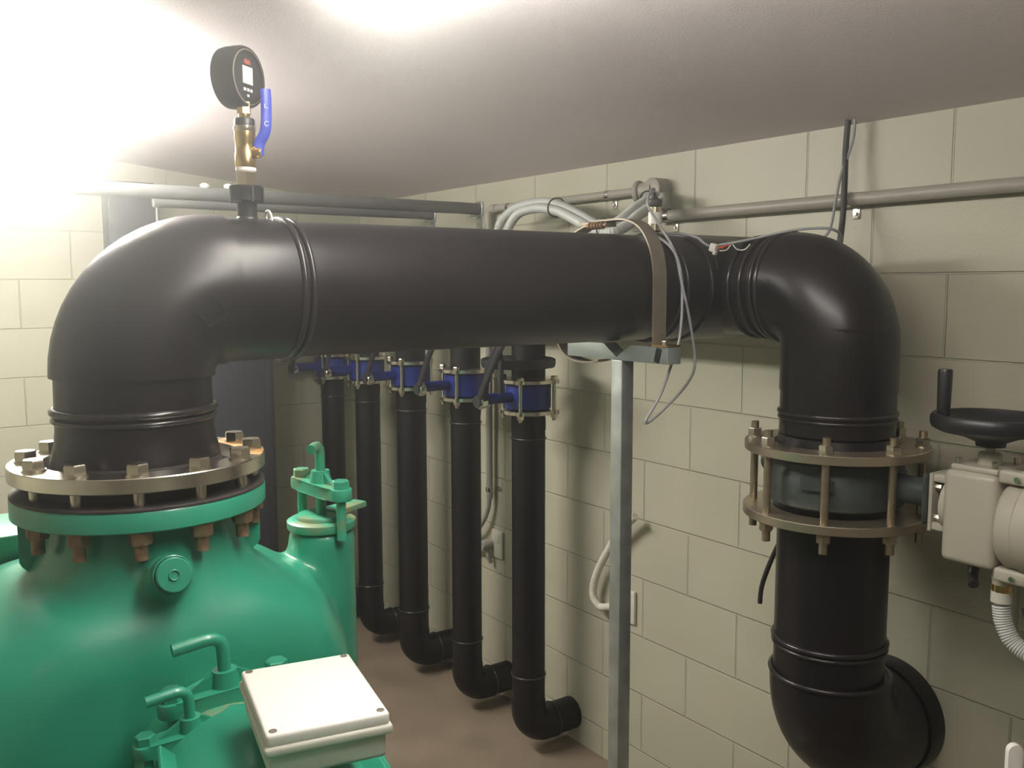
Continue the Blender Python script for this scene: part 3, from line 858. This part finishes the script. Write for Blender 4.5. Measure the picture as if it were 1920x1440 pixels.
MB().box(gc + gd * .0095 + V((0, 0, .003)), (.030, .030, .002), fr).build('screen', 'screen', t)
mb = MB()
for k in range(3):
    mb.box(gc + gd * .0098 + a_ * (-.010 + .010 * k) + V((0, 0, -.022)), (.006, .005, .0015), fr)
mb.box(gc + gd * .0098 + V((0, 0, -.032)), (.006, .004, .0015), fr)
mb.build('buttons', 'print', t)
MB().box(gc + gd * .0096 + V((0, 0, .026)), (.018, .008, .0015), fr).build('printed_band', 'printred', t)
MB().box(gc + gd * -.006 + V((0, 0, .0532)), (.020, .0014, .012), Matrix((a_, V((0, 0, 1)), gd)).transposed()).build('side_label', 'print', t)

# ================================================================== GREEN PUMP
PC = V((2.58, -1.70, .79))
t = thing('pump', 'big green cast iron pump under the steel flange', 'pump', (2.58, -1.70, 0))
mb = MB()
# body: one cross-section in (y, z), swelling and shrinking along x
cs = [(-1.345, .45), (-1.335, .80), (-1.338, .95), (-1.352, 1.05), (-1.390, 1.125), (-1.45, 1.168), (-1.53, 1.20), (-1.62, 1.215), (-1.78, 1.215), (-1.90, 1.20), (-1.99, 1.155), (-2.08, 1.08), (-2.15, .98), (-2.19, .84), (-2.19, .60), (-2.12, .36), (-1.98, .24), (-1.70, .20), (-1.50, .23), (-1.38, .33)]
rg_ = []
cc_ = V((0, -1.70, .70))
for x, f, g in ((2.20, .45, .45), (2.22, .70, .70), (2.27, .86, .86), (2.35, .96, .96), (2.45, 1.0, 1.0), (2.54, 1.0, 1.0), (2.60, .985, 1.0), (2.66, .96, .995), (2.71, .92, .98), (2.75, .87, .955), (2.78, .80, .91), (2.80, .70, .82), (2.808, .5, .6), (2.81, .25, .3)):
    rg_.append([V((x, cc_.y + (y - cc_.y) * f, cc_.z + (z - cc_.z) * g)) for y, z in cs])
mb._skin(rg_)
# neck under the flange, flaring into the body
mb.lathe([(.10, 0), (.19, .30), (.20, .39), (.176, .425), (.158, .465), (.150, .51), (.150, .525)], (2.58, -1.695, .79), (0, 0, 1), 56)
# filling port on the shoulder
mb.lathe([(.069, 0), (.067, .62)], (2.525, -1.343, .582), (0, 0, 1), 40)
mb.lathe([(.036, -.08), (.036, .0)], (2.800, -1.709, 1.240), (1, 0, .22), 24)
o = mb.build('pump_casing', 'green', t)
rm = o.modifiers.new('blend', 'REMESH')
rm.mode = 'VOXEL'
rm.voxel_size = .0085
rm.use_smooth_shade = True
sm = o.modifiers.new('soften', 'SMOOTH')
sm.factor = .6
sm.iterations = 34
MB().lathe([(.10, 0), (.200, 0), (.2045, .003), (.2045, .030), (.202, .034), (.10, .034)], (2.58, -1.695, 1.304), (0, 0, 1), 96).build('outlet_flange', 'green', t)
for a in (math.radians(-103), math.radians(77)):
    d = V((math.cos(a), math.sin(a), 0))
    n_ = V((-d.y, d.x, 0))
    MB().prism([(.0, 0), (.062, 0), (.062, -.080), (.058, -.088), (0, -.14)], V((2.58, -1.695, 1.305)) + d * .132 - n_ * .005, d, (0, 0, 1), n_, .010, .001).build('gusset', 'green', t)
MB().lathe([(.030, -.02), (.030, .003), (.0285, .004), (.0285, .001), (.0275, .001), (.0270, .010), (.025, .012), (.0, .012)], (2.806, -1.710, 1.2415), (1, -.03, .22), 40).torus((2.819, -1.711, 1.2445), (1, -.03, .22), .0075, .0012, 24, 8).build('casing_plug', 'green', t)
# feet
for x in (2.42, 2.76):
    MB().box((x, -1.70, .195), (.08, .62, .348), None, .02).build('foot', 'green', t)
tag(MB().box((2.95, -1.72, .010), (1.5, .62, .020), None, .004).build('pump_skid', 'green'), 'green steel base plate on the floor under the pump and motor', 'base plate')
# inlet flange piece seen at the far left
MB().box((2.24, -1.93, 1.19), (.20, .24, .07), None, .008).box((2.24, -1.93, 1.02), (.14, .18, .30), None, .02).build('suction_branch', 'green', t)

def port_clamp(name, c, sc, roll, yaw, mname, lab, nolid=False, leg=1.0, ld=180):
    """clamp bar over a filling port: two side bolts, middle L-shaped screw handle; bar along local x"""
    t = thing(name, lab, 'clamp', c)
    T = Matrix.Translation(V(c)) @ Matrix.Rotation(yaw, 4, 'Z') @ Matrix.Rotation(roll, 4, 'Y') @ Matrix.Scale(sc, 4)
    Z = Vector((0, 0, 1))
    def fin(mb, nm, mt, parent=None):
        bmesh.ops.transform(mb.b, matrix=T, verts=mb.b.verts)
        return mb.build(nm, mt, t)
    if not nolid:
        fin(MB().lathe([(.066, 0), (.068, .004), (.068, .016), (.062, .020), (.050, .020), (.049, .026), (.047, .028), (0, .028)], (0, 0, 0), Z, 48), 'port_lid', mname)
        fin(MB().prism([(.02, -.026), (.115, -.018), (.118, .0), (.115, .018), (.02, .026)], (0, .0, .020), (-.30, 1, 0), (-1, -.30, 0), Z, .012, .002), 'lid_tab', mname)
    # bar: eye ends, waisted
    pl = []
    for k in range(9):
        a = -PI / 2 + PI * k / 8
        pl.append((.078 + .022 * math.cos(a), .022 * math.sin(a)))
    pl += [(.055, .020), (.02, .024), (-.02, .024), (-.055, .020)]
    for k in range(9):
        a = PI / 2 + PI * k / 8
        pl.append((-.078 + .022 * math.cos(a), .022 * math.sin(a)))
    pl += [(-.055, -.020), (-.02, -.024), (.02, -.024), (.055, -.020)]
    mb = MB().prism(pl, (0, 0, .068), (1, 0, 0), (0, 1, 0), Z, .024, .003)
    mb.lathe([(.022, 0), (.018, .026)], (0, 0, .090), Z, 28)
    for s in (-1, 1):
        mb.prism([(.016, 0), (.058, 0), (.016, .024)], (0, -.004, .091), (s, 0, 0), Z, (0, 1, 0), .008)
    fin(mb, 'clamp_bar', mname)
    for s in (-1, 1):
        fin(MB().cyl((s * .078, 0, -.01), (s * .078, 0, .09), .0095, seg=18).lathe([(.0175, 0), (.0175, .014), (.015, .016)], (s * .078, 0, .092), Z, 6, .2), 'clamp_bolt', mname)
    fin(MB().tube([(0, 0, .02), (0, 0, .10), (0, 0, .150)] + [(q * math.cos(math.radians(ld)), q * math.sin(math.radians(ld)), h) for q, h in ((.003, .160), (.012, .166), (.024, .167), (.042 * leg, .164))], .0098, 16, smooth=False), 'screw_handle', mname)
    return t
port_clamp('port_clamp', (2.525, -1.343, 1.198), 1.0, 0.0, math.radians(5.5), 'greend', 'green clamp with bent screw handle on the filling port at the right of the pump', ld=-52)

# ================================================================== MOTOR, TERMINAL BOX, FRONT CLAMPS
MD = V((.977, -.215, 0)).normalized()          # motor axis, towards the camera
MS = V((.215, .977, 0)).normalized()
MC = V((3.0, -1.66, .968))
t = thing('motor', 'green finned motor housing in the foreground below the white box', 'motor', (3.2, -1.7, 0))
def onax(s, side=0, up=0):
    return MC + MD * s + MS * side + V((0, 0, up))
MB().lathe([(.08, -.23), (.128, -.225), (.132, -.05), (.132, 0.0), (.138, .02), (.145, .10)], onax(0, -.03, -.03), MD, 64).build('bearing_frame', 'greend', t)
MB().lathe([(.150, 0), (.150, .26)], onax(.04), MD, 64).build('motor_barrel', 'green', t)
mb = MB()
for k in range(22):
    a = 2 * PI * k / 22 + .1
    if abs(math.sin(a) - 1) < .25:
        continue
    rd = MS * math.cos(a) + V((0, 0, 1)) * math.sin(a)
    mb.box(onax(.17) + rd * .160, (.22, .007, .03), Matrix((MD, MD.cross(rd) * -1, rd)).transposed(), .002)
mb.build('cooling_fins', 'green', t)
rg = MB().lathe([(.140, 0), (.172, .004), (.180, .012), (.180, .036), (.172, .046), (.150, .050), (.146, .044)], onax(.318), MD, 72, caps=False)
rg.build('end_ring', 'green', t)
MB().lathe([(.150, 0), (.140, .012), (.06, .02), (0, .021)], onax(.343), MD, 56).build('end_shield', 'black', t)
MB().box(onax(.338, .165, .06), (.05, .035, .05), None, .012).build('lug', 'green', t)
MB().lathe([(.018, -.02), (.022, -.012), (.022, .022), (.018, .028)], V((3.075, -1.722, 1.065)), MS, 24).build('cable_boss', 'green', t)
MB().box(onax(.16, 0, -.494), (.26, .24, .905), Matrix((MD, MS, V((0, 0, 1)))).transposed(), .01).build('pedestal', 'green', t)

bc = V((3.2086, -1.6590, 1.1909))
br_ = Matrix.Rotation(math.radians(-11.2), 3, 'Z')
t = thing('terminal_box', 'pale grey electrical box with white lid on top of the green motor', 'terminal box', bc - V((0, 0, .07)))
MB().box(bc + V((0, 0, -.037)), (.182, .134, .034), br_, .006).build('box_body', 'whitebox', t)
MB().box(bc + V((0, 0, -.018)), (.196, .146, .012), br_, .004).build('box_rim', 'whitebox', t)
lid = MB().box(bc + V((0, 0, -.006)), (.190, .140, .016), br_, .0045).build('lid', 'white', t)
for sx in (-1, 1):
    for sy in (-1, 1):
        q = bc + br_ @ V((sx * .086, sy * .061, .0015))
        o = MB().lathe([(.0048, 0), (.0048, .001), (.0034, .0012), (.0030, .0006), (0, .0006)], q, (0, 0, 1), 20).build('screw', 'strap', t)
        o.parent = lid
def front_clamp(c, sc, lab):
    return port_clamp('port_clamp', c, sc, math.radians(-3), math.radians(88), 'green', lab, nolid=True, leg=1.7)
front_clamp((2.90, -1.660, .998), 1.0, 'green clamp bar with bent handle just behind the white lidded box')
front_clamp((2.965, -1.732, .995), .78, 'smaller green clamp with bent handle, lowest and farthest left of the clamps')

# ================================================================== CABINETS AND RAILS AT THE BACK
t = thing('steel_cabinet', 'grey steel cabinet on the back wall behind the left elbow', 'cabinet', (.06, -1.10, .1))
MB().box((.06, -1.105, 1.10), (.116, .188, 2.02), None, .003).build('cabinet_body', 'cabinet', t)
MB().box((.121, -1.105, 1.10), (.006, .176, 2.00), None, .001).build('door', 'cabinet', t)
t = thing('steel_cabinet', 'dark grey steel cabinet standing at the back left of the risers', 'cabinet', (.15, -.8, 0))
MB().box((.151, -.795, .83), (.298, .424, 1.66), None, .003).build('cabinet_body', 'cabinet', t)
MB().box((.304, -.812, .83), (.008, .385, 1.62), None, .001).build('door', 'cabinet', t)
MB().box((.306, -.605, .83), (.014, .032, 1.66), None, .001).build('edge_trim', 'cabled', t)

def rail(x, z, y0, r, lab):
    t = thing('overhead_rail', lab, 'rail', (x, -.6, z))
    MB().cyl((x, -.006, z), (x, y0, z), r, seg=28).build('rail_tube', 'rail', t)
    MB().box((x, -.030, z - .030), (.030, .05, .004)).box((x, -.003, z - .055), (.030, .005, .06)).box((x, -.004, z), (.05, .006, .06), None, .004).build('wall_bracket', 'galv', t)
    MB().hexa((x, -.006, z - .062), (0, -1, 0), .014, .006).build('bolt', 'chrome', t)
    MB().box((x, -.022, z - .034), (.008, .012, .008)).build('clip', 'white', t)
    MB().cyl((x, y0 + .012, z - r), (x, y0 + .012, CE(y0) if x > .9 else .0), .0045, seg=10).build('hanger_rod', 'rail', t)
    return t
rail(1.08, 1.983, -1.55, .023, 'upper of two grey rails from the right wall, its bracket nearer the conduit elbow')
t = rail(.712, 1.982, -1.172, .0205, 'lower of two grey rails running from the right wall towards the left')
for p in ((1.08, -1.10, 2.008), (1.08, -1.02, 2.010)):
    tag(MB().lathe([(.0, 0), (.014, .003), (.017, .009), (.010, .016), (0, .018)], V(p) + V((0, 0, -.006)), (.2, .1, 1), 14, caps=False).build('tape_lump', 'white'),
        'small white lump of tape on the upper rail left of the brass valve', 'tape')['group'] = 'white tape lumps on the rail'

# white upright at the lower right corner
t = thing('bracket_post', 'white upright bar with rounded top at the bottom right corner', 'post', (3.50, -.5, 0))
pl = [(-.013, 0), (.013, 0)] + [(.013 * math.cos(a * PI / 8), .885 + .013 * math.sin(a * PI / 8)) for a in range(9)]
MB().prism(pl, (3.492, -.506, 0), (.6, .8, 0), (0, 0, 1), (.8, -.6, 0), .012, .001).build('upright', 'white', t)
MB().lathe([(.009, 0), (.008, .006), (0, .008)], (3.512, -.500, .842), (.8, -.6, 0), 16).build('bolt', 'chrome', t)

for o in list(bpy.data.objects):
    if '_w' in o:
        del o['_w']
